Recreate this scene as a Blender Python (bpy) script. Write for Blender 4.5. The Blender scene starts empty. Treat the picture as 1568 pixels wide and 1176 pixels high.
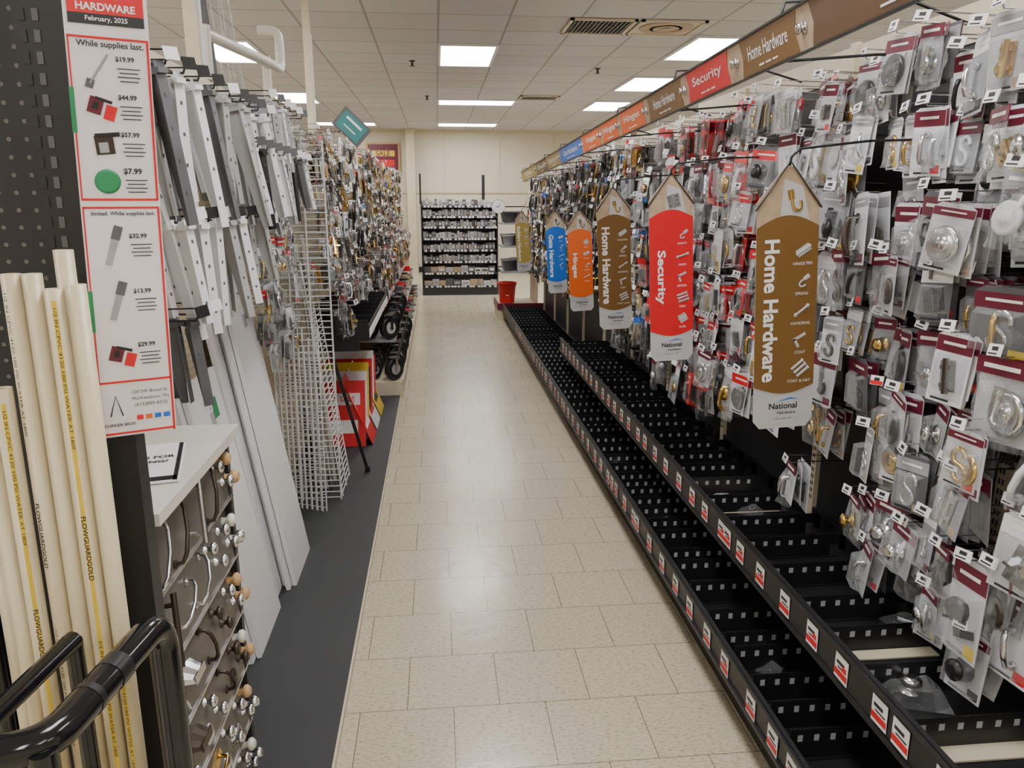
import bpy, math, random
from mathutils import Vector, Matrix
R = random.Random(7)
pi = math.pi
scene = bpy.context.scene

# ------------------------------------------------------------------ materials
def newmat(name):
    m = bpy.data.materials.new(name); m.use_nodes = True
    nt = m.node_tree
    return m, nt, nt.nodes['Principled BSDF']

def mat(name, col, rough=0.5, metal=0.0, var=0.12, scale=14.0, bump=0.0, spec=0.5):
    m, nt, b = newmat(name)
    tc = nt.nodes.new('ShaderNodeTexCoord')
    nz = nt.nodes.new('ShaderNodeTexNoise'); nz.inputs['Scale'].default_value = scale
    nz.inputs['Detail'].default_value = 4
    nt.links.new(tc.outputs['Object'], nz.inputs['Vector'])
    mx = nt.nodes.new('ShaderNodeMix'); mx.data_type = 'RGBA'
    c = col
    mx.inputs[6].default_value = (c[0]*(1-var), c[1]*(1-var), c[2]*(1-var), 1)
    mx.inputs[7].default_value = (min(1, c[0]*(1+var)), min(1, c[1]*(1+var)), min(1, c[2]*(1+var)), 1)
    nt.links.new(nz.outputs['Fac'], mx.inputs[0])
    nt.links.new(mx.outputs[2], b.inputs['Base Color'])
    b.inputs['Roughness'].default_value = rough
    b.inputs['Metallic'].default_value = metal
    b.inputs['Specular IOR Level'].default_value = spec
    if bump > 0:
        bp = nt.nodes.new('ShaderNodeBump'); bp.inputs['Strength'].default_value = bump
        bp.inputs['Distance'].default_value = 0.004
        nt.links.new(nz.outputs['Fac'], bp.inputs['Height'])
        nt.links.new(bp.outputs['Normal'], b.inputs['Normal'])
    return m

def emis(name, col, s):
    m, nt, b = newmat(name)
    b.inputs['Base Color'].default_value = (*col, 1)
    b.inputs['Emission Color'].default_value = (*col, 1)
    b.inputs['Emission Strength'].default_value = s
    return m

def clearmat(name, tint=(0.96, 0.97, 0.98), base=0.05):
    m = bpy.data.materials.new(name); m.use_nodes = True
    nt = m.node_tree; nt.nodes.clear()
    out = nt.nodes.new('ShaderNodeOutputMaterial')
    tr = nt.nodes.new('ShaderNodeBsdfTransparent'); tr.inputs[0].default_value = (*tint, 1)
    gl = nt.nodes.new('ShaderNodeBsdfPrincipled')
    gl.inputs['Base Color'].default_value = (0.70, 0.71, 0.73, 1)
    gl.inputs['Roughness'].default_value = 0.07
    gl.inputs['Specular IOR Level'].default_value = 1.0
    lw = nt.nodes.new('ShaderNodeLayerWeight'); lw.inputs[0].default_value = 0.35
    ma = nt.nodes.new('ShaderNodeMath'); ma.operation = 'MULTIPLY_ADD'
    ma.inputs[1].default_value = 0.45; ma.inputs[2].default_value = base; ma.use_clamp = True
    nt.links.new(lw.outputs['Facing'], ma.inputs[0])
    mx = nt.nodes.new('ShaderNodeMixShader')
    nt.links.new(ma.outputs[0], mx.inputs[0])
    nt.links.new(tr.outputs[0], mx.inputs[1]); nt.links.new(gl.outputs[0], mx.inputs[2])
    tc = nt.nodes.new('ShaderNodeTexCoord')
    nz = nt.nodes.new('ShaderNodeTexNoise'); nz.inputs['Scale'].default_value = 45
    nt.links.new(tc.outputs['Object'], nz.inputs['Vector'])
    bp = nt.nodes.new('ShaderNodeBump'); bp.inputs['Strength'].default_value = 1.0
    bp.inputs['Distance'].default_value = 0.010
    nt.links.new(nz.outputs['Fac'], bp.inputs['Height'])
    nt.links.new(bp.outputs['Normal'], gl.inputs['Normal'])
    nt.links.new(mx.outputs[0], out.inputs[0])
    return m

def pegmat(name, col, hole, axes, pitch=0.0254, rad=0.13, rough=0.5):
    m, nt, b = newmat(name)
    tc = nt.nodes.new('ShaderNodeTexCoord')
    sp = nt.nodes.new('ShaderNodeSeparateXYZ'); nt.links.new(tc.outputs['Object'], sp.inputs[0])
    outs = []
    for a in axes:
        d = nt.nodes.new('ShaderNodeMath'); d.operation = 'DIVIDE'; d.inputs[1].default_value = pitch
        nt.links.new(sp.outputs[a], d.inputs[0])
        f = nt.nodes.new('ShaderNodeMath'); f.operation = 'FRACT'; nt.links.new(d.outputs[0], f.inputs[0])
        s = nt.nodes.new('ShaderNodeMath'); s.operation = 'SUBTRACT'; s.inputs[1].default_value = 0.5
        nt.links.new(f.outputs[0], s.inputs[0])
        q = nt.nodes.new('ShaderNodeMath'); q.operation = 'MULTIPLY'
        nt.links.new(s.outputs[0], q.inputs[0]); nt.links.new(s.outputs[0], q.inputs[1])
        outs.append(q)
    ad = nt.nodes.new('ShaderNodeMath'); ad.operation = 'ADD'
    nt.links.new(outs[0].outputs[0], ad.inputs[0]); nt.links.new(outs[1].outputs[0], ad.inputs[1])
    lt = nt.nodes.new('ShaderNodeMath'); lt.operation = 'LESS_THAN'; lt.inputs[1].default_value = rad*rad
    nt.links.new(ad.outputs[0], lt.inputs[0])
    mx = nt.nodes.new('ShaderNodeMix'); mx.data_type = 'RGBA'
    mx.inputs[6].default_value = (*col, 1); mx.inputs[7].default_value = (*hole, 1)
    nt.links.new(lt.outputs[0], mx.inputs[0]); nt.links.new(mx.outputs[2], b.inputs['Base Color'])
    b.inputs['Roughness'].default_value = rough
    return m

def floor_mat():
    m, nt, b = newmat('vinyl_tile')
    tc = nt.nodes.new('ShaderNodeTexCoord')
    mp = nt.nodes.new('ShaderNodeMapping'); mp.inputs['Location'].default_value = (-0.02+2.9, -2.13+2.85*2, 0)
    nt.links.new(tc.outputs['Object'], mp.inputs[0])
    br = nt.nodes.new('ShaderNodeTexBrick'); br.offset = 0.5; br.squash = 1
    br.inputs['Scale'].default_value = 1; br.inputs['Brick Width'].default_value = 0.29
    br.inputs['Row Height'].default_value = 0.285; br.inputs['Mortar Size'].default_value = 0.0014
    br.inputs['Mortar Smooth'].default_value = 0.1; br.inputs['Bias'].default_value = 0
    br.inputs['Color1'].default_value = (0.595, 0.53, 0.395, 1)
    br.inputs['Color2'].default_value = (0.64, 0.575, 0.435, 1)
    br.inputs['Mortar'].default_value = (0.20, 0.165, 0.11, 1)
    nt.links.new(mp.outputs[0], br.inputs['Vector'])
    mp2 = nt.nodes.new('ShaderNodeMapping'); mp2.inputs['Scale'].default_value = (60, 170, 60)
    nt.links.new(tc.outputs['Object'], mp2.inputs[0])
    nz = nt.nodes.new('ShaderNodeTexNoise'); nz.inputs['Scale'].default_value = 1.0; nz.inputs['Detail'].default_value = 3
    nt.links.new(mp2.outputs[0], nz.inputs['Vector'])
    cr = nt.nodes.new('ShaderNodeValToRGB')
    cr.color_ramp.elements[0].position = 0.32; cr.color_ramp.elements[0].color = (0.58, 0.52, 0.44, 1)
    cr.color_ramp.elements[1].position = 0.50; cr.color_ramp.elements[1].color = (1, 1, 1, 1)
    nt.links.new(nz.outputs['Fac'], cr.inputs[0])
    mx = nt.nodes.new('ShaderNodeMix'); mx.data_type = 'RGBA'; mx.blend_type = 'MULTIPLY'; mx.inputs[0].default_value = 0.8
    nt.links.new(br.outputs['Color'], mx.inputs[6]); nt.links.new(cr.outputs[0], mx.inputs[7])
    nt.links.new(mx.outputs[2], b.inputs['Base Color'])
    n2 = nt.nodes.new('ShaderNodeTexNoise'); n2.inputs['Scale'].default_value = 3.0; n2.inputs['Detail'].default_value = 2
    nt.links.new(tc.outputs['Object'], n2.inputs['Vector'])
    rr = nt.nodes.new('ShaderNodeMapRange'); rr.inputs[3].default_value = 0.17; rr.inputs[4].default_value = 0.28
    nt.links.new(n2.outputs['Fac'], rr.inputs[0]); nt.links.new(rr.outputs[0], b.inputs['Roughness'])
    b.inputs['Specular IOR Level'].default_value = 0.55
    bp = nt.nodes.new('ShaderNodeBump'); bp.inputs['Strength'].default_value = 0.4; bp.inputs['Distance'].default_value = 0.003
    n3 = nt.nodes.new('ShaderNodeTexNoise'); n3.inputs['Scale'].default_value = 14
    nt.links.new(tc.outputs['Object'], n3.inputs['Vector'])
    nt.links.new(n3.outputs['Fac'], bp.inputs['Height']); nt.links.new(bp.outputs['Normal'], b.inputs['Normal'])
    return m

def ceil_mat():
    m, nt, b = newmat('ceiling_tile')
    tc = nt.nodes.new('ShaderNodeTexCoord')
    mp = nt.nodes.new('ShaderNodeMapping'); mp.inputs['Location'].default_value = (-0.05+6.0, -8.1+12.0, 0)
    nt.links.new(tc.outputs['Object'], mp.inputs[0])
    br = nt.nodes.new('ShaderNodeTexBrick'); br.offset = 0
    br.inputs['Scale'].default_value = 1; br.inputs['Brick Width'].default_value = 0.6
    br.inputs['Row Height'].default_value = 0.6; br.inputs['Mortar Size'].default_value = 0.010
    br.inputs['Mortar Smooth'].default_value = 0.0; br.inputs['Bias'].default_value = 0
    br.inputs['Color1'].default_value = (0.58, 0.565, 0.60, 1)
    br.inputs['Color2'].default_value = (0.64, 0.625, 0.66, 1)
    br.inputs['Mortar'].default_value = (0.36, 0.35, 0.37, 1)
    nt.links.new(mp.outputs[0], br.inputs['Vector'])
    nz = nt.nodes.new('ShaderNodeTexNoise'); nz.inputs['Scale'].default_value = 90
    nt.links.new(tc.outputs['Object'], nz.inputs['Vector'])
    cr = nt.nodes.new('ShaderNodeValToRGB')
    cr.color_ramp.elements[0].position = 0.32; cr.color_ramp.elements[0].color = (0.8, 0.8, 0.8, 1)
    cr.color_ramp.elements[1].position = 0.45; cr.color_ramp.elements[1].color = (1, 1, 1, 1)
    nt.links.new(nz.outputs['Fac'], cr.inputs[0])
    mx = nt.nodes.new('ShaderNodeMix'); mx.data_type = 'RGBA'; mx.blend_type = 'MULTIPLY'; mx.inputs[0].default_value = 0.7
    nt.links.new(br.outputs['Color'], mx.inputs[6]); nt.links.new(cr.outputs[0], mx.inputs[7])
    nt.links.new(mx.outputs[2], b.inputs['Base Color']); b.inputs['Roughness'].default_value = 0.9
    return m

WHITE = mat('white_card', (0.72, 0.72, 0.75), 0.45)
GREY = mat('grey_card', (0.34, 0.34, 0.37), 0.45, var=0.25)
DGREY = mat('dark_grey_card', (0.10, 0.10, 0.11), 0.4, var=0.25)
MAROON = mat('maroon_card', (0.13, 0.010, 0.028), 0.4)
RED = mat('red_print', (0.68, 0.010, 0.018), 0.4, var=0.05)
CLEAR = clearmat('clear_plastic')
CHROME = mat('brushed_metal', (0.66, 0.66, 0.68), 0.22, 1.0, var=0.15)
BRASS = mat('brass', (0.68, 0.46, 0.14), 0.22, 1.0)
BLACK = mat('black_plastic', (0.012, 0.012, 0.014), 0.35)
BLACKM = mat('black_steel', (0.016, 0.016, 0.018), 0.42, var=0.25, bump=0.1)
BRONZE = mat('dark_bronze', (0.06, 0.045, 0.035), 0.35, 0.6)
BLUE = mat('blue_print', (0.010, 0.15, 0.64), 0.4, var=0.05)
GREEN = mat('green_print', (0.02, 0.26, 0.10), 0.4)
ORANGE = mat('orange_print', (0.80, 0.13, 0.015), 0.4, var=0.05)
YELLOW = mat('yellow_print', (0.75, 0.52, 0.04), 0.4)
KHAKI = mat('khaki_print', (0.42, 0.30, 0.07), 0.4)
BROWN = mat('brown_print', (0.185, 0.092, 0.020), 0.4, var=0.05)
DBROWN = mat('dark_brown_print', (0.12, 0.06, 0.028), 0.4)
TAN = mat('tan_print', (0.46, 0.34, 0.23), 0.5, var=0.3, scale=30)
SILVER = mat('silver_print', (0.50, 0.50, 0.52), 0.45, var=0.15, scale=12)
TXT = mat('text_white', (0.85, 0.85, 0.85), 0.5, var=0.02)
INK = mat('text_ink', (0.02, 0.02, 0.025), 0.5, var=0.02)
PAPER = mat('paper', (0.80, 0.77, 0.81), 0.6, var=0.03, bump=0.1)
CREAM = mat('cream_steel', (0.66, 0.58, 0.43), 0.45)
WALLM = mat('cream_wall', (0.68, 0.62, 0.50), 0.7, var=0.04, scale=3)
TAG = mat('price_tag', (0.84, 0.84, 0.84), 0.4, var=0.03)
DECK = mat('charcoal_deck', (0.034, 0.036, 0.041), 0.55, var=0.15, scale=5, bump=0.1)
WBOARD = mat('white_melamine', (0.80, 0.80, 0.82), 0.35, var=0.02)
BGREY = mat('painted_grey_steel', (0.40, 0.40, 0.40), 0.35, var=0.1)
PVC = mat('cream_pvc', (0.64, 0.545, 0.355), 0.35, var=0.06)
WPVC = mat('white_pvc', (0.70, 0.67, 0.60), 0.35)
GLOSSB = mat('black_gloss_tube', (0.008, 0.008, 0.009), 0.12, var=0.3)
MARBLE = mat('white_marble_top', (0.66, 0.63, 0.58), 0.25, var=0.14, scale=9)
BOARDM = mat('bronze_board', (0.14, 0.125, 0.11), 0.38, 0.25)
WOOD = mat('natural_wood', (0.55, 0.34, 0.16), 0.5)
TEAL = mat('teal_print', (0.04, 0.20, 0.20), 0.5)
PALE = mat('pale_hole', (0.42, 0.43, 0.45), 0.5)
PEGC = pegmat('cream_pegboard', (0.62, 0.54, 0.38), (0.08, 0.06, 0.04), (1, 2))
PEGB = pegmat('black_pegboard_side', (0.016, 0.016, 0.018), (0.002, 0.002, 0.002), (1, 2))
PEGE = pegmat('black_pegboard_end', (0.018, 0.018, 0.021), (0.14, 0.13, 0.12), (0, 2), 0.0254, 0.13)
FLOORM = floor_mat(); CEILM = ceil_mat()
LIGHTM = emis('light_diffuser', (1.0, 0.995, 0.975), 22.5)

# ------------------------------------------------------------------ mesh builder
_tc = {}
def text_geo(s, bold=0.015):
    key = (s, bold)
    if key in _tc: return _tc[key]
    cu = bpy.data.curves.new('t', 'FONT'); cu.body = s; cu.size = 1; cu.offset = bold
    cu.resolution_u = 3
    ob = bpy.data.objects.new('t', cu); scene.collection.objects.link(ob)
    dg = bpy.context.evaluated_depsgraph_get()
    me = bpy.data.meshes.new_from_object(ob.evaluated_get(dg))
    vs = [v.co.copy() for v in me.vertices]; fs = [tuple(p.vertices) for p in me.polygons]
    bpy.data.objects.remove(ob); bpy.data.curves.remove(cu); bpy.data.meshes.remove(me)
    x0 = min(v.x for v in vs); x1 = max(v.x for v in vs); y0 = min(v.y for v in vs); y1 = max(v.y for v in vs)
    vs = [(v.x-(x0+x1)/2, v.y-(y0+y1)/2) for v in vs]
    _tc[key] = (vs, fs, x1-x0, y1-y0)
    return _tc[key]

class MB:
    def __init__(s):
        s.v = []; s.f = []; s.m = []; s.sm = []; s.mats = []; s.M = Matrix.Identity(4)
    def mi(s, mt):
        if mt not in s.mats: s.mats.append(mt)
        return s.mats.index(mt)
    def add(s, vs, fs, mt, smooth=False):
        b = len(s.v); M = s.M
        s.v.extend([tuple(M @ Vector(p)) for p in vs])
        k = s.mi(mt)
        for f in fs:
            s.f.append(tuple(b+i for i in f)); s.m.append(k); s.sm.append(smooth)
    def box(s, c, d, mt, rot=None, taper=1.0):
        x, y, z = d[0]/2, d[1]/2, d[2]/2
        P = [(-x,-y,-z),(x,-y,-z),(x,y,-z),(-x,y,-z),(-x*taper,-y*taper,z),(x*taper,-y*taper,z),(x*taper,y*taper,z),(-x*taper,y*taper,z)]
        if rot is not None: P = [rot @ Vector(p) for p in P]
        P = [(p[0]+c[0], p[1]+c[1], p[2]+c[2]) for p in P]
        s.add(P, [(0,3,2,1),(4,5,6,7),(0,1,5,4),(1,2,6,5),(2,3,7,6),(3,0,4,7)], mt)
    def bb(s, x0, x1, y0, y1, z0, z1, mt):
        s.box(((x0+x1)/2,(y0+y1)/2,(z0+z1)/2),(abs(x1-x0),abs(y1-y0),abs(z1-z0)),mt)
    def prism(s, pts, z0, z1, mt):
        n = len(pts)
        V = [(p[0],p[1],z0) for p in pts]+[(p[0],p[1],z1) for p in pts]
        F = [tuple(range(n-1,-1,-1)), tuple(range(n,2*n))]+[(i,(i+1)%n,n+(i+1)%n,n+i) for i in range(n)]
        s.add(V, F, mt)
    def tube(s, pts, r, mt, seg=6, cap=True, closed=False):
        pts = [Vector(p) for p in pts]; n = len(pts)
        V = []; F = []; prev = None
        for i, p in enumerate(pts):
            if i == 0: d = pts[1]-p
            elif i == n-1: d = p-pts[i-1]
            else: d = (pts[i+1]-p).normalized()+(p-pts[i-1]).normalized()
            if d.length < 1e-9: d = Vector((0,0,1))
            d.normalize()
            if prev is None:
                a = Vector((0,0,1)) if abs(d.z) < 0.9 else Vector((1,0,0))
                u = d.cross(a).normalized()
            else:
                u = prev - d*prev.dot(d)
                u = u.normalized() if u.length > 1e-6 else d.orthogonal().normalized()
            prev = u; w = d.cross(u)
            rr = r[i] if isinstance(r, (list, tuple)) else r
            for k in range(seg):
                a = 2*pi*k/seg
                V.append(p+u*(math.cos(a)*rr)+w*(math.sin(a)*rr))
        for i in range(n-1):
            for k in range(seg):
                k2 = (k+1) % seg
                F.append((i*seg+k, i*seg+k2, (i+1)*seg+k2, (i+1)*seg+k))
        s.add(V, F, mt, True)
        if cap:
            s.add(V[:seg], [tuple(range(seg-1,-1,-1))], mt); s.add(V[-seg:], [tuple(range(seg))], mt)
    def lathe(s, prof, c, mt, seg=12, axis='z'):
        V = []; F = []
        for (r, h) in prof:
            for k in range(seg):
                a = 2*pi*k/seg; p = (math.cos(a)*r, math.sin(a)*r, h)
                if axis == 'y': p = (p[0], p[2], -p[1])
                if axis == 'x': p = (p[2], p[0], p[1])
                V.append((p[0]+c[0], p[1]+c[1], p[2]+c[2]))
        for i in range(len(prof)-1):
            for k in range(seg):
                k2 = (k+1) % seg
                F.append((i*seg+k, i*seg+k2, (i+1)*seg+k2, (i+1)*seg+k))
        s.add(V, F, mt, True)
        s.add(V[:seg], [tuple(range(seg-1,-1,-1))], mt); s.add(V[-seg:], [tuple(range(seg))], mt)
    def text(s, st, u, v, n, mt, width=None, height=None, rot=0.0, bold=0.015):
        vs, fs, w, h = text_geo(st, bold)
        sx = sy = 1
        if width and height: sx = width/w; sy = height/h
        elif width: sx = sy = width/w
        else: sx = sy = height/h
        c, sn = math.cos(rot), math.sin(rot)
        P = [(u+c*x*sx-sn*y*sy, v+sn*x*sx+c*y*sy, n) for x, y in vs]
        s.add(P, fs, mt)
    def build(s, name, parent=None):
        me = bpy.data.meshes.new(name); me.from_pydata(s.v, [], s.f)
        for m in s.mats: me.materials.append(m)
        me.polygons.foreach_set('material_index', s.m)
        me.polygons.foreach_set('use_smooth', s.sm)
        me.update()
        ob = bpy.data.objects.new(name, me); scene.collection.objects.link(ob)
        if parent: ob.parent = parent
        return ob

def frame(o, u, v):
    u = Vector(u).normalized(); v = Vector(v); v = (v-u*v.dot(u)).normalized(); n = u.cross(v)
    M = Matrix.Identity(4)
    for i in range(3):
        M[i][0] = u[i]; M[i][1] = v[i]; M[i][2] = n[i]; M[i][3] = o[i]
    return M
def rz(a): return Matrix.Rotation(a, 3, 'Z')
def rx(a): return Matrix.Rotation(a, 3, 'X')
def ry(a): return Matrix.Rotation(a, 3, 'Y')
def Rl(a, ax): return Matrix.Rotation(a, 4, ax)

# ------------------------------------------------------------------ room
CZ = 3.05
def shell(name, x0,x1,y0,y1,z0,z1,mt):
    b = MB(); b.bb(x0,x1,y0,y1,z0,z1,mt); return b.build(name)
shell('floor', -6.5,7.5,-3.5,17.5,-0.1,0,FLOORM)
shell('ceiling', -6.5,7.5,-3.5,17.5,CZ,CZ+0.1,CEILM)
shell('wall_left', -6.6,-6.5,-3.5,17.5,0,CZ,WALLM)
shell('wall_right', 7.5,7.6,-3.5,17.5,0,CZ,WALLM)
shell('wall_front', -6.5,7.5,-3.6,-3.5,0,CZ,WALLM)
shell('wall_back', -6.5,7.5,17.5,17.6,0,CZ,WALLM)
b = MB()
b.bb(-6.5,7.5,17.47,17.5,1.72,1.77,CREAM); b.bb(-6.5,7.5,17.47,17.5,CZ-0.06,CZ,CREAM)
b.bb(-6.5,7.5,17.47,17.5,0,0.12,BLACK)
for x in (-3.4,-2.2,-1,0.2,1.4,2.6,3.8): b.bb(x-0.012,x+0.012,17.485,17.5,0.1,CZ,CREAM)
b.build('trim_1')
b = MB(); b.bb(-0.62,-0.44,17.2,17.46,0,CZ,CREAM); b.bb(-0.64,-0.42,17.18,17.46,0,0.15,CREAM); b.bb(-0.64,-0.42,17.18,17.46,CZ-0.1,CZ,CREAM)
b.build('support_column')

def light(x0,x1,y0,y1):
    b = MB(); z = CZ-0.002
    f = 0.03
    b.bb(x0,x1,y0,y0+f,z-0.02,z,TXT); b.bb(x0,x1,y1-f,y1,z-0.02,z,TXT)
    b.bb(x0,x0+f,y0+f,y1-f,z-0.02,z,TXT); b.bb(x1-f,x1,y0+f,y1-f,z-0.02,z,TXT)
    b.bb(x0+f,x1-f,y0+f,y1-f,z-0.012,z-0.002,LIGHTM)
    b.build('ceiling_light_panel')
for x in (-4.75,-2.35,0.05,2.45,4.85):
    for y in (-2.1,0.9,4.2): light(x,x+0.6,y,y+1.2)
light(0.05,0.65,8.1,9.3); light(0.05,1.25,12.3,12.9); light(0.05,1.25,15.9,16.5)
for y in (7.5,9.9,12.3): light(2.45,3.05,y,y+1.2)
light(-2.35,-1.75,8.1,9.3); light(-2.35,-1.75,11.7,12.9); light(4.85,5.45,14.7,15.9)
light(4.85,5.45,9.3,10.5); light(-4.75,-4.15,8.1,9.3); light(-4.75,-4.15,12.3,13.5); light(-2.35,-1.15,15.9,16.5)

def vent(x,y,w,d,mt,ms,back):
    b = MB(); z = CZ-0.003
    b.bb(x-w/2,x+w/2,y-d/2,y-d/2+0.03,z-0.015,z,ms); b.bb(x-w/2,x+w/2,y+d/2-0.03,y+d/2,z-0.015,z,ms)
    b.bb(x-w/2,x-w/2+0.03,y-d/2,y+d/2,z-0.015,z,ms); b.bb(x+w/2-0.03,x+w/2,y-d/2,y+d/2,z-0.015,z,ms)
    b.bb(x-w/2+0.03,x+w/2-0.03,y-d/2+0.03,y+d/2-0.03,z-0.002,z,back)
    if back is INK:
        n = 14
        for i in range(n):
            xx = x-w/2+0.05+(w-0.1)*i/(n-1)
            b.box((xx,y,z-0.009),(0.004,d-0.06,0.018),mt,ry(0.6))
    else:
        for r in (.24,.18,.12,.06): b.lathe([(r,z-.022+r*.06),(r-.035,z-.012)][::-1],(x,y,0),mt,24)
    b.build('air_vent')
vent(1.45,7.2,0.58,0.58,SILVER,CREAM,INK); vent(2.06,7.2,0.58,0.58,TAN,WALLM,WALLM); vent(1.55,12.0,0.58,0.4,SILVER,CREAM,INK)
for (x,y) in ((-0.23,9.1),(-0.1,12.0),(1.9,9.4)):
    b = MB(); b.lathe([(0.035,CZ-0.001),(0.035,CZ-0.008),(0.012,CZ-0.012),(0.012,CZ-0.05),(0.03,CZ-0.055),(0.03,CZ-0.058)][::-1],(x,y,0),BRONZE)
    b.build('fire_sprinkler')

# ------------------------------------------------------------------ product items (local frame u,v,n)
def item(b, kind, s, mt, seg=6):
    if kind == 0:   # hinge
        b.box((-s*0.3,0,0),(s*0.5,s*1.1,s*0.06),mt); b.box((s*0.3,0,0),(s*0.5,s*1.1,s*0.06),mt)
        b.tube([(0,-s*0.6,s*0.08),(0,s*0.6,s*0.08)],s*0.09,mt,seg)
        for a in (-1,1):
            for c in (-.35,0,.35): b.box((a*s*0.34,c*s,s*0.04),(s*0.1,s*0.1,s*0.03),INK)
    elif kind == 1: # J hook
        pts = [(0,s*0.7,0),(0,-s*0.2,0)]+[(s*0.25-s*0.25*math.cos(t),-s*0.2-s*0.3*math.sin(t),s*0.1) for t in [pi*k/6 for k in range(1,7)]]+[(s*0.5,0,s*0.15)]
        b.tube(pts,s*0.1,mt,seg); b.box((0,s*0.5,-s*0.03),(s*0.4,s*0.6,s*0.05),mt)
    elif kind == 2: # S hook
        pts = [(s*0.35*math.cos(t),s*0.38+s*0.35*math.sin(t),0) for t in [-0.1+pi*1.4*k/8 for k in range(9)]]
        pts += [(-s*0.35*math.cos(t),-s*0.38-s*0.35*math.sin(t),0) for t in [-0.1+pi*1.4*k/8 for k in range(8,-1,-1)]]
        b.tube(pts,s*0.12,mt,seg)
    elif kind == 3: # knob
        b.lathe([(s*0.5,0),(s*0.5,s*0.06),(s*0.18,s*0.1),(s*0.15,s*0.3),(s*0.42,s*0.42),(s*0.45,s*0.55),(s*0.2,s*0.66)],(0,0,0),mt,12)
    elif kind == 4: # L bracket
        b.box((-s*0.3,0,0),(s*0.28,s*1.3,s*0.08),mt); b.box((s*0.1,-s*0.52,0),(s*0.9,s*0.26,s*0.08),mt)
        b.box((-s*0.3,0,s*0.2),(s*0.28,s*0.1,s*0.4),mt)
    elif kind == 5: # pull handle
        pts = [(0,s*0.7,0),(0,s*0.65,s*0.35),(0,s*0.3,s*0.45),(0,-s*0.3,s*0.45),(0,-s*0.65,s*0.35),(0,-s*0.7,0)]
        b.tube(pts,s*0.13,mt,seg)
        b.lathe([(s*0.2,-s*.02),(s*0.2,s*0.06)],(0,s*0.7,0),mt,8); b.lathe([(s*0.2,-s*.02),(s*0.2,s*0.06)],(0,-s*0.7,0),mt,8)
    elif kind == 6: # disc
        b.lathe([(s*0.75,0),(s*0.75,s*0.12),(s*0.6,s*0.2),(s*0.35,s*0.12),(s*0.3,s*0.22),(s*0.05,s*0.25)],(0,0,0),mt,16)
    elif kind == 7: # bolts
        for a in (-.45,0,.45):
            b.tube([(a*s,-s*0.7,0.003),(a*s,s*0.6,0.003)],s*0.14,mt,seg)
            b.lathe([(s*0.2,0),(s*0.2,s*0.15)],(a*s,s*0.6,0),mt,6,'y')
    elif kind == 8: # barrel bolt
        b.box((0,0,0),(s*0.7,s*1.4,s*0.05),mt); b.tube([(0,-s*0.8,s*0.15),(0,s*0.8,s*0.15)],s*0.15,mt,seg)
        b.box((0,s*.4,s*.12),(s*.5,s*.2,s*.2),mt); b.box((0,-s*.4,s*.12),(s*.5,s*.2,s*.2),mt)

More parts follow.
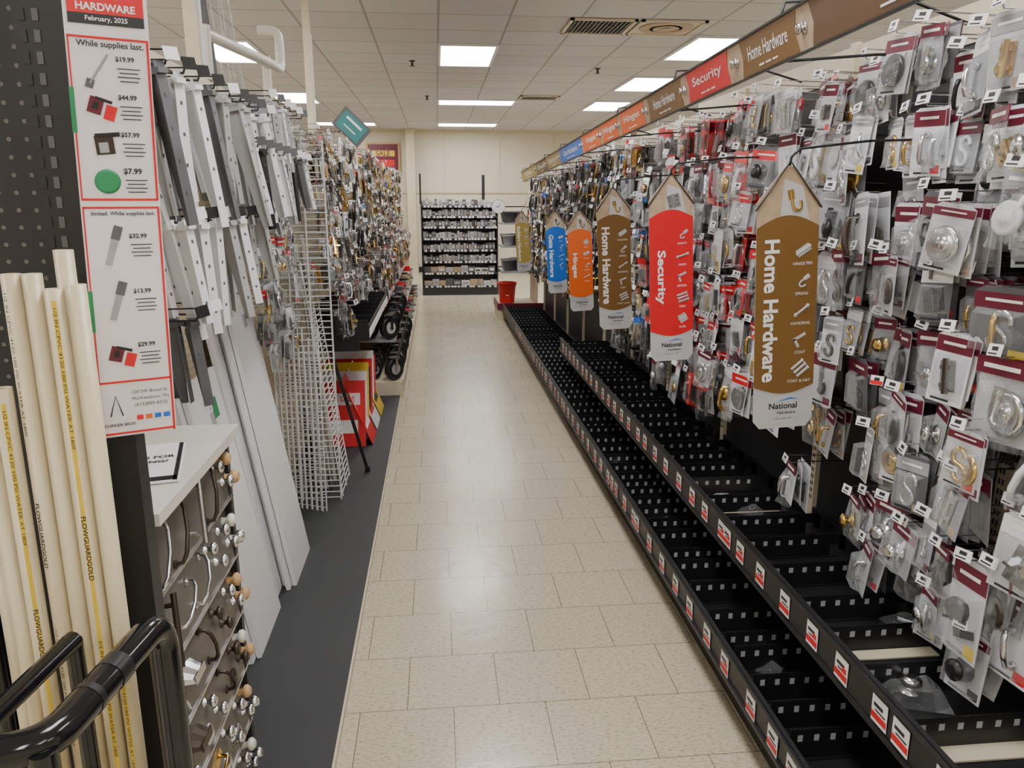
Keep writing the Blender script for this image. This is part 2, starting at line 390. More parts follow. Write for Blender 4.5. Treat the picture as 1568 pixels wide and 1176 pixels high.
def pack(b, w, h, style, det, rng, card, head, metal, clear=True):
    """hangs from v=0, faces +n"""
    if style == 'bare':
        M0 = b.M.copy(); b.M = M0 @ Matrix.Translation((0,-h*0.5,0)) @ Rl(rng.uniform(-.3,.3),'Z')
        item(b, rng.choice([0,1,2,4,5,8]), h*0.5, metal, 5); b.M = M0
        b.tube([(0,0,0),(0,-h*.25,0)],0.002,metal,4)
        return
    if style == 'bag':
        nu, nv = 3, 4; V = []; d = rng.uniform(0.01,0.024)
        for j in range(nv+1):
            for i in range(nu+1):
                e = 0 if i in (0,nu) or j == 0 else 1
                V.append(((i/nu-0.5)*w*(1-0.12*(j%2)*(1-e)), -0.2*h-j/nv*h*0.8, e*(d+rng.uniform(-.008,.012))))
        F = [(j*(nu+1)+i, (j+1)*(nu+1)+i, (j+1)*(nu+1)+i+1, j*(nu+1)+i+1) for j in range(nv) for i in range(nu)]
        if clear: b.add(V, F, CLEAR, False)
        if rng.random() < .5: b.box((0,-h*0.55,-0.006),(w*0.9,h*0.8,0.001),card)
        b.box((0,-h*0.11,0.001),(w,h*0.2,0.002),head)
        if det:
            b.box((0,-h*0.11,0.0028),(w*0.7,h*0.05,0.001),TXT)
    else:
        c = w*0.16
        pts = [(-w/2,-h),(w/2,-h),(w/2,-c*.6),(w/2-c,0),(-w/2+c,0),(-w/2,-c*.6)]
        if det: b.prism(pts,-0.001,0.0008,card)
        else: b.box((0,-h/2,0),(w,h,0.0015),card)
        hh = h*(0.22 if style == 'head' else 0.12)
        b.box((0,-c*.6-hh/2,0.0012),(w*0.98,hh,0.001),head)
        if det:
            b.box((0,-c*.6-hh*0.45,0.0022),(w*0.6,hh*0.18,0.0006),TXT)
            b.box((-w*0.12,-h*0.95,0.0014),(w*0.5,h*0.03,0.0006),INK)
            if rng.random()<.6: b.box((w*.3,-h*0.9,0.0016),(w*0.28,h*0.12,0.0006),rng.choice([MAROON,TAN,INK,RED,YELLOW]))
        d = rng.uniform(0.014,0.034); bh = h*0.62; cy = -h*0.62; bw = w*0.86
        x, y = bw/2, bh/2; k = 0.82
        if clear:
            V = [(-x,cy-y,.001),(x,cy-y,.001),(x,cy+y,.001),(-x,cy+y,.001),(-x*k,cy-y*k,d),(x*k,cy-y*k,d),(x*k,cy+y*k,d),(-x*k,cy+y*k,d)]
            b.add(V,[(4,5,6,7),(0,1,5,4),(1,2,6,5),(2,3,7,6),(3,0,4,7)],CLEAR)
    M0 = b.M.copy()
    if det:
        kd = rng.choice([0,1,2,2,3,4,5,5,6,7,8])
        b.M = M0 @ Matrix.Translation((0,-h*0.6,0.004)) @ Rl(rng.uniform(-.35,.35),'Z')
        item(b, kd, min(w*0.55,h*.37), metal, 7)
    else:
        q = rng.random()
        b.M = M0 @ Rl(rng.uniform(-.1,.1),'Z')
        if q < 0.35: b.box((0,-h*0.6,0.006),(w*0.5,h*0.42,0.008),metal)
        elif q < .7:
            b.box((-w*.18,-h*0.6,0.007),(w*0.16,h*0.5,0.012),metal); b.box((w*.18,-h*0.58,0.007),(w*0.16,h*0.45,0.012),metal)
        else:
            b.lathe([(w*.3,0),(w*.3,.006),(w*.1,.012)],(0,-h*.6,.004),metal,8)
    b.M = M0

def hookrow(hk, pk, tg, side, xp, L, y, z, rng, pal, w, h, det, n, tagp=0.95, clear=True):
    xe = xp+side*L
    hk.tube([(xp,y,z),(xe,y,z),(xe+side*.006,y,z+.012)],0.0022,CHROME,4)
    if rng.random() < tagp:
        hk.tube([(xp,y,z+.02),(xe+side*.01,y,z+.026)],0.0016,CHROME,4,cap=False)
        tg.M = frame((xe+side*.012,y,z+.016),(0,side*1.0,0),(side*-0.25,0,1)) @ Rl(rng.uniform(-.35,.35)-0.15*side,'Y') @ Rl(rng.uniform(-.15,.15),'Z')
        tw, th = 0.041, 0.026
        tg.box((0,0,0),(tw,th,0.0012),TAG)
        if det or rng.random()<.5:
            tg.box((0,th*0.12,0.0008),(tw*0.42,th*0.34,0.0006),INK)
            tg.box((-tw*.1,-th*0.3,0.0008),(tw*0.6,th*0.12,0.0006),INK)
            if rng.random()<.04: tg.box((0,-th*.25,0.0012),(tw*.96,th*.4,0.0006),RED)
    p0 = pal(rng, y, z)
    for k in range(n):
        card, head, metal, style = p0 if rng.random()<.8 else pal(rng, y, z)
        d = 0.016+k*rng.uniform(0.018,0.026)
        pk.M = frame((xe-side*d,y+rng.uniform(-.009,.009),z-0.003),(0,side*1.0,0),(side*rng.uniform(-.14,.08),0,1)) @ Rl(rng.uniform(-.35,.35),'Y') @ Rl(rng.uniform(-.10,.10),'Z')
        pack(pk, w*rng.uniform(.85,1.08), h*rng.uniform(.8,1.05), style, det and k < 2, rng, card, head, metal, clear)

# ------------------------------------------------------------------ RIGHT GONDOLA
XP = 1.40; Y0, Y1 = 0.55, 10.2
def drop(y): return max(0,(y-2.5))*0.019
b = MB()
for (ya,yb,dz) in ((Y0,4.2,0),(4.2,7.2,-.05),(7.2,Y1,-.12)):
    b.bb(XP,XP+0.03,ya,yb,0.1,2.02+dz,PEGB)
    b.bb(XP-0.004,XP+0.03,ya,yb,1.95+dz,2.05+dz,CREAM)
y = Y0+0.2
while y < Y1:
    b.bb(XP-0.018,XP+0.002,y-0.018,y+0.018,0.1,2.06-drop(y),CREAM)
    for i in range(56):
        zz = 0.46+i*0.027
        b.bb(XP-0.0195,XP-0.018,y-0.008,y-0.004,zz,zz+0.014,INK); b.bb(XP-0.0195,XP-0.018,y+0.004,y+0.008,zz,zz+0.014,INK)
    y += 0.93
b.bb(0.90,XP,Y0,Y1,0,0.12,BLACK)
b.bb(0.865,XP,Y0,Y1,0.12,0.15,BLACKM)
b.bb(0.85,0.865,Y0,Y1,0.115,0.225,BLACKM); b.bb(0.842,0.852,Y0,Y1,0.13,0.14,BLACKM); b.bb(0.842,0.852,Y0,Y1,0.215,0.225,BLACKM)
YS = 6.15
b.bb(1.0,XP,Y0,YS,0.355,0.375,BLACKM)
b.bb(0.985,1.0,Y0,YS,0.355,0.465,BLACKM); b.bb(0.977,0.987,Y0,YS,0.36,0.37,BLACKM); b.bb(0.977,0.987,Y0,YS,0.455,0.465,BLACKM)
y = Y0+0.2
while y < YS:
    b.M = frame((0,y,0),(1,0,0),(0,0,1)); b.prism([(1.02,0.355),(XP,0.25),(XP,0.355)],-0.003,0.003,BLACKM); b.M = Matrix.Identity(4)
    y += 0.93
GR = b.build('gondola_shelving')

b = MB()
def divider(x0,x1,y,z,h):
    b.bb(x0,x1-.03,y-0.0015,y+0.0015,z,z+h*0.55,BLACK)
    pitch = 0.044; n = int((x1-x0-0.05)/pitch)
    zt0 = z+h*0.58; zt1 = z+h*0.80
    b.bb(x0,x1,y-0.0015,y+0.0015,z+h*.55,zt0,BLACK)
    b.bb(x0,x1,y-0.0015,y+0.0015,zt1,z+h,BLACK)
    b.bb(x0,x1,y-0.010,y+0.0015,z,z+0.003,BLACK)
    xs = x0
    for i in range(n):
        xa = x0+0.02+i*pitch
        b.bb(xs,xa,y-0.0015,y+0.0015,zt0,zt1,BLACK)
        b.bb(xa,xa+0.014,y-0.001,y+0.001,zt0,zt1,PALE)
        xs = xa+0.014
    b.bb(xs,x1,y-0.0015,y+0.0015,zt0,zt1,BLACK)
    b.M = frame((x1,y,z),(.8,.6,0),(0,0,1)); b.prism([(0,h*.3),(.05,0),(.05,h*.7),(0,h)],-.0015,.0015,BLACK); b.M = Matrix.Identity(4)
y = Y0+0.1
while y < YS-0.02:
    divider(1.005,1.335,y+R.uniform(-.012,.012),0.376,0.078); y += R.choice([.165,.165,.085,.12,.2])
y = Y0+0.06
while y < 9.9:
    divider(0.87,1.28,y+R.uniform(-.012,.012),0.151,0.088); y += R.choice([.165,.165,.10,.13,.2])
b.bb(1.385,1.395,Y0+.05,YS,0.376,0.43,BLACK)
b.build('shelf_bin_dividers',GR)

b = MB()
for (x,z,ye,st) in ((0.850,0.172,8.4,0.175),(0.985,0.412,YS-0.1,0.168)):
    y = 0.7
    while y < ye:
        b.M = frame((x-0.003,y+R.uniform(-.02,.02),z),(0,-1,0),(0,0,1)) @ Rl(R.uniform(-.04,.04),'Z')
        b.box((0,0,0),(0.060,0.066,0.0014),TAG)
        b.box((0,-0.016,0.001),(0.059,0.016,0.0006),RED)
        b.box((-.004,0.012,0.001),(0.036,0.009,0.0006),INK); b.box((0.004,-0.001,0.001),(0.040,0.004,0.0006),INK)
        if R.random()<.3: b.box((0.014,.004,0.0014),(.02,.014,.0006),RED)
        y += st if R.random()<.85 else st*.5
b.build('shelf_price_labels',GR)

b = MB()
def clump(x,y,z,s,mt):
    b.M = Matrix.Translation((x,y,z)) @ Rl(R.uniform(0,6),'Z')
    n=5; V=[]
    for j in range(n):
        for i in range(n):
            e = 0 if i in (0,n-1) or j in (0,n-1) else 1
            V.append(((i/(n-1)-.5)*s,(j/(n-1)-.5)*s*.7,e*R.uniform(.25,.5)*s*.5+.002))
    b.add(V,[(j*n+i,j*n+i+1,(j+1)*n+i+1,(j+1)*n+i) for j in range(n-1) for i in range(n-1)],mt)
for (x,y,z,s,mt,kd) in ((1.2,2.72,0.377,0.16,CLEAR,7),(1.1,2.78,0.377,0.14,CLEAR,7),(1.25,3.55,0.377,0.12,CHROME,4),(1.0,2.05,0.152,0.15,CLEAR,7),
        (0.95,2.12,0.152,0.12,CLEAR,5),(1.12,1.55,0.377,0.17,CLEAR,3),(1.0,3.55,0.152,0.13,CLEAR,4),(0.98,3.75,0.152,0.1,CHROME,7),(1.2,4.4,0.377,0.12,CLEAR,5),
        (1.02,5.1,0.152,0.14,CLEAR,0),(1.0,6.6,0.152,0.2,WHITE,0),(0.95,6.9,0.152,0.16,CLEAR,0),(1.3,1.85,0.377,0.12,CLEAR,0),(0.96,3.1,0.152,0.14,CLEAR,7),(1.28,2.75,0.377,0.14,CLEAR,1),
        (1.0,7.3,0.152,0.18,GREY,7),(1.0,7.9,0.152,0.16,CLEAR,0)):
    clump(x,y,z,s,mt); b.M = Matrix.Translation((x,y,z+0.015)) @ Rl(R.uniform(0,6),'Z'); item(b,kd,s*0.34,CHROME)
b.M = Matrix.Identity(4)
for (x0,x1,y0,y1) in ((1.03,1.34,1.32,1.44),(1.05,1.30,1.70,1.74),(1.03,1.3,2.68,2.84)):
    b.bb(x0,x1,y0,y1,0.377,0.381,CREAM)
b.build('loose_hardware_bags',GR)

def pal_right(rng,y,z):
    metal = rng.choice([CHROME,CHROME,CHROME,CHROME,BRASS,BRASS,BLACK,BLACK,BRONZE,WHITE] if y<3.2 else [CHROME,CHROME,BLACK,BRONZE,BLACK,BRASS,DGREY,BRASS])
    style = rng.choice(['head','head','slim','bag','bag'])
    card = rng.choice([WHITE,GREY,GREY,WHITE,SILVER,DGREY,SILVER])
    if y < 2.7: head = rng.choice([MAROON,MAROON,MAROON,MAROON,WHITE,GREY])
    elif y < 4.4:
        head = rng.choice([RED,RED,RED,MAROON,BLACK,WHITE]); card = rng.choice([WHITE,GREY,RED,WHITE,DGREY])
    else:
        head = rng.choice([MAROON,GREY,BLACK,WHITE,RED,GREY,BLUE,DGREY,BLACK])
        card = rng.choice([WHITE,GREY,BLACK,DGREY,BRONZE,GREY,CHROME,BRASS])
        style = rng.choice(['head','slim','bag','bare','bag','bare'])
    return card, head, metal, style
hk, pk, tg = MB(), MB(), MB()
rows = [1.93,1.76,1.585,1.415,1.25,1.085,0.925,0.76]
for ri, z in enumerate(rows):
    y = 0.75+R.uniform(0,.05)
    while y < Y1-0.1:
        near = y < 3.6
        wide = near and R.random()<.25
        sp = R.uniform(.12,.145) if wide else R.uniform(.075,.11)
        yy = y+sp/2
        zz = z+R.uniform(-.04,.04)-drop(yy)
        lim = 0.72 if yy < 2.0 else (0.85 if yy < 3.4 else 0.74)
        if zz > lim-0.02 and R.random() < (0.97 if ri < 6 else 0.85):
            n = R.choice([2,3,4,5]) if near else R.choice([1,2,3])
            if yy > 6.5: n = 1
            hookrow(hk,pk,tg,-1,XP,R.uniform(.17,.26),yy,zz,R,pal_right,sp*0.99,R.uniform(.14,.20)*(1.12 if wide else 1),near,n,clear=yy<5.2)
        y += sp
for (yy,zz) in ((1.47,0.60),(1.62,0.63),(1.42,0.78),(2.0,0.72),(1.9,0.62),(2.4,0.68),(1.75,.74)):
    hookrow(hk,pk,tg,-1,XP,0.22,yy,zz,R,pal_right,0.10,0.16,True,3)
PR = pk.build('hanging_hardware_packages'); hk.build('peg_hooks',PR); tg.build('price_tags',PR)

# ------------------------------------------------------------------ header sign rail
b = MB()
HR = 0.105
PA = Vector((0.895,1.5,1.912)); PB = Vector((1.00,9.2,1.765)); DV = (PB-PA)
def RP(y): return PA+DV*((y-PA.y)/DV.y)
panels = [(1.0,1.88,DBROWN,'A Variety of Home Hardware'),(1.95,2.32,BROWN,'Home Hardware'),(2.42,2.83,RED,'Security'),(2.9,3.38,BROWN,'Home Hardware'),
          (3.45,3.92,ORANGE,'Hinges'),(3.98,4.4,ORANGE,'Hinges'),(4.45,5.0,ORANGE,'Hinges'),(5.05,6.0,BLUE,'Gate Hardware'),(6.05,6.75,KHAKI,'Builders'),(6.8,7.6,BROWN,'Shelf'),(7.65,9.0,KHAKI,'Builders')]
def RF(yc): return frame(RP(yc),-DV,(-0.22,0,1))
b.M = RF(4.9); b.box((0,HR/2,0),(8.4,HR,0.003),TAN)
b.box((0,-0.002,0.002),(8.4,0.006,0.012),BLACK); b.box((0,HR+0.002,0.002),(8.4,0.006,0.012),BLACK)
for (a,c,mt,t) in panels:
    b.M = RF((a+c)/2); w = c-a
    b.prism([(-w/2,0.004),(w/2,0.004),(w/2-0.015,HR/2),(w/2,HR-0.004),(-w/2,HR-0.004),(-w/2+0.015,HR/2)],0.002,0.0032,mt)
    if w > .8 and a < 2:
        b.text('A Variety of Home',0.12,HR*0.72,0.0042,TXT,width=.34,bold=0.01); b.text('Hardware to Complete',0.12,HR*0.42,0.0042,TXT,width=.38,bold=0.01)
    else: b.text(t,0.0,HR*0.56,0.0042,TXT,width=min(w*0.70,0.30 if w<.6 else .6),height=.038,bold=0.01)
    if w > 0.3:
        for k in (-1,0,1): b.box((k*w*.12,HR*0.17,0.004),(w*.09,0.005,0.0006),TXT)
    M0 = b.M.copy(); b.M = M0 @ Matrix.Translation((-w/2-0.035,HR/2,0.003)); item(b,3,0.03,CHROME); b.M = M0
for y in (1.15,2.05,3.0,4.0,5.0,6.0,7.0,8.2,9.0):
    b.M = Matrix.Identity(4); q = RP(y); d = drop(y)
    b.tube([(XP,y,2.0-d),(1.2,y,q.z+.16),(q.x-0.01,y,q.z+.14),(q.x-.02,y,q.z+.10)],0.004,BLACK,6)
    b.tube([(XP,y,1.93-d),(1.15,y,q.z+.02),(q.x+.003,y,q.z)],0.004,BLACK,6)
b.M = Matrix.Identity(4)
b.build('aisle_header_sign')

# ------------------------------------------------------------------ hanging blade signs
def blade(X, y, zb, colr, title, labels, tw):
    b = MB(); W = 0.165; Hh = 0.60; PK = 0.685
    b.M = frame((X,y,zb),(1,0,0),(0,0,1)) @ Matrix.Translation((0,PK,0)) @ Rl(0.055,'Z') @ Matrix.Translation((0,-PK,0))
    w = W/2
    b.prism([(-w+.018,0),(w-.018,0),(w,.022),(w,Hh),(0.012,PK),(-0.012,PK),(-w,Hh),(-w,.022)],-0.0015,0.0,SILVER)
    b.prism([(-w,Hh-.09),(w,Hh-.09),(w,Hh),(0.012,PK),(-0.012,PK),(-w,Hh)],0.0,0.0006,TAN)
    b.prism([(-w*.3,Hh-.09),(w*.8,Hh-.09),(w*.45,PK-.05),(-w*.15,PK-.03)],0.0006,0.0010,SILVER)
    N = 10
    top = [(w-2*w*i/N, 0.535+0.030*math.sin(pi*i/N)) for i in range(N+1)]
    bot = [(-w+2*w*i/N, 0.118-0.022*math.sin(pi*i/N)) for i in range(N+1)]
    b.prism(bot+top,0.0,0.0018,colr)
    b.text(title,-w*0.50,0.318,0.0028,TXT,width=tw,height=0.040,rot=-pi/2,bold=0.03)
    for i, lb in enumerate(labels):
        vv = 0.475-i*0.078
        M0 = b.M.copy(); b.M = M0 @ Matrix.Translation((w*0.52,vv,0.003)) @ Matrix.Diagonal((1,1,0.15,1)) @ Rl(R.uniform(-1.3,-.9),'Z')
        item(b,(0,8,1,5,4,7)[(i+len(title))%6],0.028,SILVER,6); b.M = M0
        b.text(lb,w*0.5,vv-0.034,0.0028,TXT,height=0.0075,bold=0.0)
    M0 = b.M.copy(); b.M = M0 @ Matrix.Translation((0.01,Hh-0.005,0.002)) @ Rl(.2,'Z') @ Matrix.Diagonal((1,1,.4,1)); item(b,1 if title!='Security' else 0,0.042,BRASS if title!='Security' else CHROME); b.M = M0
    b.text('National',0,0.062,0.0015,INK,width=0.078,bold=0.02); b.text('Hardware',0.01,0.043,0.0015,INK,width=0.05,bold=0.01)
    b.prism([(-.02,.074),(.02,.084),(.045,.078),(.02,.08)],0.0005,0.0012,BLUE)
    b.text('Quality since 1901',0,0.026,0.0015,INK,width=0.05,bold=0)
    b.tube([(-w-.004,Hh-.02,0.004),(0,PK+0.012,0.006),(w+.004,Hh-.02,0.004)],0.0028,BLACK,6)
    b.M = Matrix.Identity(4)
    zt = zb+PK+0.012
    b.tube([(X,y,zt-.01),(X,y-0.006,zt+.01),(X+.02,y-.006,zt+.03),(X+.2,y-.006,zt+.05),(XP,y-.006,zt+.06)],0.0035,BLACK,6)
    b.build('hanging_aisle_sign')
L1 = ['HINGE PIN','SPRING','HANDRAIL','COAT','COAT & HAT']
blade(.885,1.93,.95,BROWN,'Home Hardware',L1,0.375)
blade(.848,2.82,.955,RED,'Security',['SAFETY','HASPS','BARREL','SASH','SLIDE'],0.20)
blade(.850,3.77,.922,BROWN,'Home Hardware',L1,0.375)
blade(.965,5.3,.80,ORANGE,'Hinges',['BUTT','STRAP','SCREEN','SPRING'],0.17)
blade(0.995,6.6,.775,BLUE,'Gate Hardware',['LATCH','HOOK','HINGE','PULL'],0.36)
blade(0.98,9.1,.745,KHAKI,'Builders Hardware',['TIES','PLATES','ANGLES'],0.40)

# ------------------------------------------------------------------ right end base
b = MB()
b.bb(0.80,1.43,10.22,10.95,0,0.20,CREAM); b.bb(0.785,0.80,10.22,10.95,0.13,0.22,MAROON); b.bb(0.785,1.43,10.205,10.22,0.13,0.22,MAROON)
b.bb(1.3,1.33,10.25,10.9,0.2,1.85,CREAM)
for z in (0.62,0.95,1.25):
    b.bb(0.85,1.3,10.25,10.9,z,z+0.02,GREY)
EC = b.build('endcap_shelf')
b = MB()
b.lathe([(0.10,0.205),(0.125,0.46),(0.135,0.46),(0.135,0.48),(0.12,0.48),(0.1,0.3)],(0.93,10.45,0),RED,20)
b.tube([(0.80,10.45,0.46),(0.84,10.4,0.34),(0.93,10.33,0.31),(1.02,10.4,0.34),(1.06,10.45,0.46)],0.004,CHROME,6)
b.build('red_bucket')
b = MB()
for z in (0.645,0.975,1.275):
    for k in range(4):
        b.lathe([(0.055,z),(0.075,z+0.12),(0.085,z+0.12),(0.085,z+0.14),(0.03,z+0.14)],(0.94+.14*(k%2),10.36+k*0.15,0),R.choice([GREY,DGREY,DGREY]),14)
b.build('plastic_funnels',EC)
b = MB()
b.lathe([(0.085,10.20),(0.085,10.225)][::-1],(0.80,0,1.48),TXT,24,'y')
b.lathe([(0.09,10.21),(0.09,10.235)],(0.80,0,1.48),BLACK,24,'y')
b.M = frame((0.80,10.197,1.48),(1,0,0),(0,0,1)); b.box((0.012,0.02,0),(0.004,0.06,0.001),INK,rz(-.5)); b.box((-.015,0,0),(0.04,0.004,0.001),INK)
b.M = Matrix.Identity(4); b.tube([(0.80,10.235,1.48),(1.3,10.3,1.48)],0.008,BLACK)
b.build('dial_thermometer')

# ------------------------------------------------------------------ back shelving
b = MB(); XB0, XB1, YB = -0.26, 1.02, 13.1
b.bb(XB0,XB1,YB+0.4,YB+0.43,0,1.55,GREY); b.bb(XB0,XB0+.02,YB,YB+.43,0,1.55,BLACKM); b.bb(XB1-.02,XB1,YB,YB+.43,0,1.55,BLACKM)
b.bb(XB0,XB1,YB-.03,YB+.4,0,0.13,BLACKM)
zs = [0.15,0.37,0.56,0.75,0.94,1.13,1.30,1.47]
for z in zs:
    b.bb(XB0+.02,XB1-.02,YB,YB+.4,z-.02,z,BLACKM); b.bb(XB0,XB1,YB-.012,YB,z-.025,z+.008,BLACKM)
    x = XB0+0.05
    while x < XB1-.05: b.bb(x,x+.04,YB-.015,YB-.012,z-.022,z+.006,TAG); x += R.choice([.05,.06,.09])
b.bb(XB0-.02,XB0+.01,YB+.3,YB+.33,1.5,2.0,BLACK); b.bb(XB1-.25,XB1-.2,YB+.3,YB+.33,1.5,1.98,BLACK)
GB = b.build('gondola_shelving')
b = MB()
for zi, z in enumerate(zs):
    x = XB0+0.03
    while x < XB1-0.07:
        w = R.uniform(.03,.06) if zi > 1 else R.uniform(.08,.14); h = R.uniform(.08,.125)
        m = R.choice([GREY,SILVER,WHITE,DGREY,GREY,GREY,DGREY] if zi > 1 else [TAN,WHITE,SILVER,DGREY])
        b.bb(x,x+w,YB+.03,YB+.15,z+.001,z+h,m); b.bb(x+w*.15,x+w*.85,YB+.028,YB+.03,z+h*.3,z+h*.7,R.choice([DGREY,WHITE,GREY,TAN,CHROME,GREY,SILVER]))
        x += w+.006
b.build('boxed_goods',GB)
b = MB()
b.bb(-3.2,-0.75,15.2,15.23,0,1.9,CREAM)
for z in (0.15,0.55,0.95,1.3,1.6):
    b.bb(-3.2,-0.75,14.8,15.2,z-.02,z,CREAM)
    x = -3.15
    while x < -0.85:
        w = R.uniform(.06,.16); h = R.uniform(.12,.28); b.bb(x,x+w,14.85,15.1,z+.001,z+h,R.choice([WHITE,RED,YELLOW,BLUE,GREY,TAN])); x += w+.02
b.build('gondola_shelving')
b = MB(); b.M = frame((-1.12,17.46,2.45),(1,0,0),(0,0,1))
b.box((0,0,0),(0.72,0.66,0.02),WOOD); b.box((0,0,0.011),(0.64,0.58,0.004),MAROON); b.box((0,0.1,0.014),(0.50,0.12,0.003),YELLOW); b.box((0,-.1,0.014),(0.48,0.14,0.003),RED)
b.text('SALE',0,0.1,0.017,MAROON,width=0.3)
b.build('wall_poster')
b = MB(); b.M = frame((-1.28,15.15,2.02),(1,0,0),(0,0,1)) 
b.box((0,0,0),(0.35,0.24,0.2),TAN); b.box((0,0,.101),(0.05,0.24,0.002),WOOD); b.build('cardboard_box')

# ------------------------------------------------------------------ LEFT GONDOLA
XL = -0.87
b = MB()
b.bb(XL-.03,XL,1.34,12.4,0.03,1.98,PEGC)
y = 1.5
while y < 12.4:
    b.bb(XL-.002,XL+.018,y-.018,y+.018,0.03,2.02,CREAM)
    for i in range(60):
        zz = 0.3+i*.027; b.bb(XL+.018,XL+.0195,y-.008,y-.004,zz,zz+.014,INK); b.bb(XL+.018,XL+.0195,y+.004,y+.008,zz,zz+.014,INK)
    y += 0.93
b.bb(XL-.04,XL+.01,1.34,12.4,1.97,2.0,CREAM)
b.bb(XL,-0.30,6.1,12.4,0,0.13,CREAM); b.bb(-0.305,-0.295,6.1,12.4,0.10,0.145,CREAM)
for (z,xf,ya) in ((0.40,-.38,6.5),(0.72,-.44,6.15),(0.98,-.48,7.2),(1.2,-.52,8.2)):
    b.bb(XL,xf,ya,12.35,z-.015,z,GREY); b.bb(xf-.003,xf+.004,ya,12.35,z-.02,z+.006,GREY)
    y = ya+.1
    while y < 12.2: b.bb(xf+.006,xf+.008,y,y+.05,z-.02,z+.015,R.choice([TAG,TAG,RED])); y += .16
GL = b.build('gondola_shelving')
b = MB(); b.bb(-0.87,-0.322,1.2,6.08,0,0.026,DECK); b.bb(-0.322,-0.315,1.2,6.08,0,0.028,CREAM); b.build('display_platform')

b = MB()
b.bb(-1.30,-0.57,1.246,1.248,0.026,2.3,PEGE)
b.bb(-0.575,-0.478,1.205,1.243,0.027,2.3,BLACKM)
for i in range(56):
    zz = 0.7+i*0.028
    b.bb(-0.566,-0.558,1.2035,1.205,zz,zz+.016,INK); b.bb(-0.548,-0.540,1.2035,1.205,zz,zz+.016,DGREY)
b.bb(-1.3,-0.58,1.235,1.246,0.0,0.14,BLACKM)
b.build('pegboard_end_panel')

b = MB()
pipes = [(-.490,1.10,1.44),(-.517,1.095,1.435),(-.512,1.125,1.485),(-.545,1.10,1.455),(-.572,1.10,1.455),(-.600,1.09,1.30),(-.628,1.10,1.25),(-.535,1.14,1.41),(-.560,1.145,1.40),(-.655,1.12,1.2)]
for (x,y,z) in pipes:
    r0, r1 = 0.0128, 0.0105
    b.lathe([(r1,0.10),(r0,0.06),(r0,z),(r1,z),(r1,z-0.05)],(x,y,0),PVC,18)
for (x,y,z,a,w0) in ((-.517,1.095,1.43,-1.3,.13),(-.600,1.09,1.29,-1.2,.13),(-.572,1.10,1.45,-1.9,.0),(-.490,1.10,0.9,-1.7,.13)):
    V=[];F=[]
    for k in range(4):
        t = a-0.22+k*0.147; V += [(x+.01295*math.cos(t),y+.01295*math.sin(t),0.1),(x+.01295*math.cos(t),y+.01295*math.sin(t),z-0.01)]
    for k in range(3): F.append((2*k,2*k+2,2*k+3,2*k+1))
    if w0: b.add(V,F,YELLOW,True)
    for j in range(5):
        zc = z-0.12-j*0.25
        if zc < .2: break
        b.M = frame((x+.0134*math.cos(a),y+.0134*math.sin(a),zc),(0,0,-1),(math.cos(a+pi/2),math.sin(a+pi/2),0))
        if j%2: b.text('FLOWGUARDGOLD',0,0,0,INK,width=0.10,height=.0065,bold=0.02)
        else: b.text('1/2 IN CPVC 4120 100 PSI WATER AT 180F',0,0,0,INK,width=0.2,height=.0042,bold=0.0)
        b.M = Matrix.Identity(4)
b.build('pvc_pipes')
b = MB()
def smooth(pts, n=6):
    out=[Vector(pts[0])]
    for i in range(1,len(pts)-1):
        p=Vector(pts[i]); a=Vector(pts[i-1]); c=Vector(pts[i+1]); r=min(.05,(a-p).length*.45,(c-p).length*.45)
        s=p+(a-p).normalized()*r; e=p+(c-p).normalized()*r
        for k in range(n+1):
            t=k/n; out.append(s*(1-t)**2+p*2*t*(1-t)+e*t*t)
    out.append(Vector(pts[-1])); return out
b.tube(smooth([(-.72,1.18,0.95),(-.72,.785,.955),(-.45,.785,.955),(-.415,1.06,.955),(-.415,1.075,.012)]),0.0215,GLOSSB,14)
b.tube(smooth([(-.53,1.04,.94),(-.56,.79,.94)]),0.014,GLOSSB,12)
b.tube([(-.53,1.04,.94),(-.53,1.04,.02)],0.012,GLOSSB,12)
b.tube([(-.45,.785,.955),(-.45,.785,.02)],0.016,GLOSSB,12)
b.tube([(-.72,.785,.955),(-.72,.785,.02)],0.016,GLOSSB,12); b.tube([(-.72,1.18,.96),(-.72,1.18,.02)],0.016,GLOSSB,12)
b.bb(-.73,-.41,.78,1.19,0.02,0.055,BLACKM)
for (x,y) in ((-.72,.79),(-.45,.79),(-.42,1.17),(-.72,1.17)): b.lathe([(0.02,0.0),(0.025,0.012),(0.02,0.022)],(x,y,0),BLACK,10)
b.tube([(-.4325,.918,.955),(-.429,.945,.955)],0.0222,BLACK,14); b.tube([(-.439,.87,.955),(-.4375,.88,.955)],0.0222,BLACK,14)
b.build('pipe_rack')

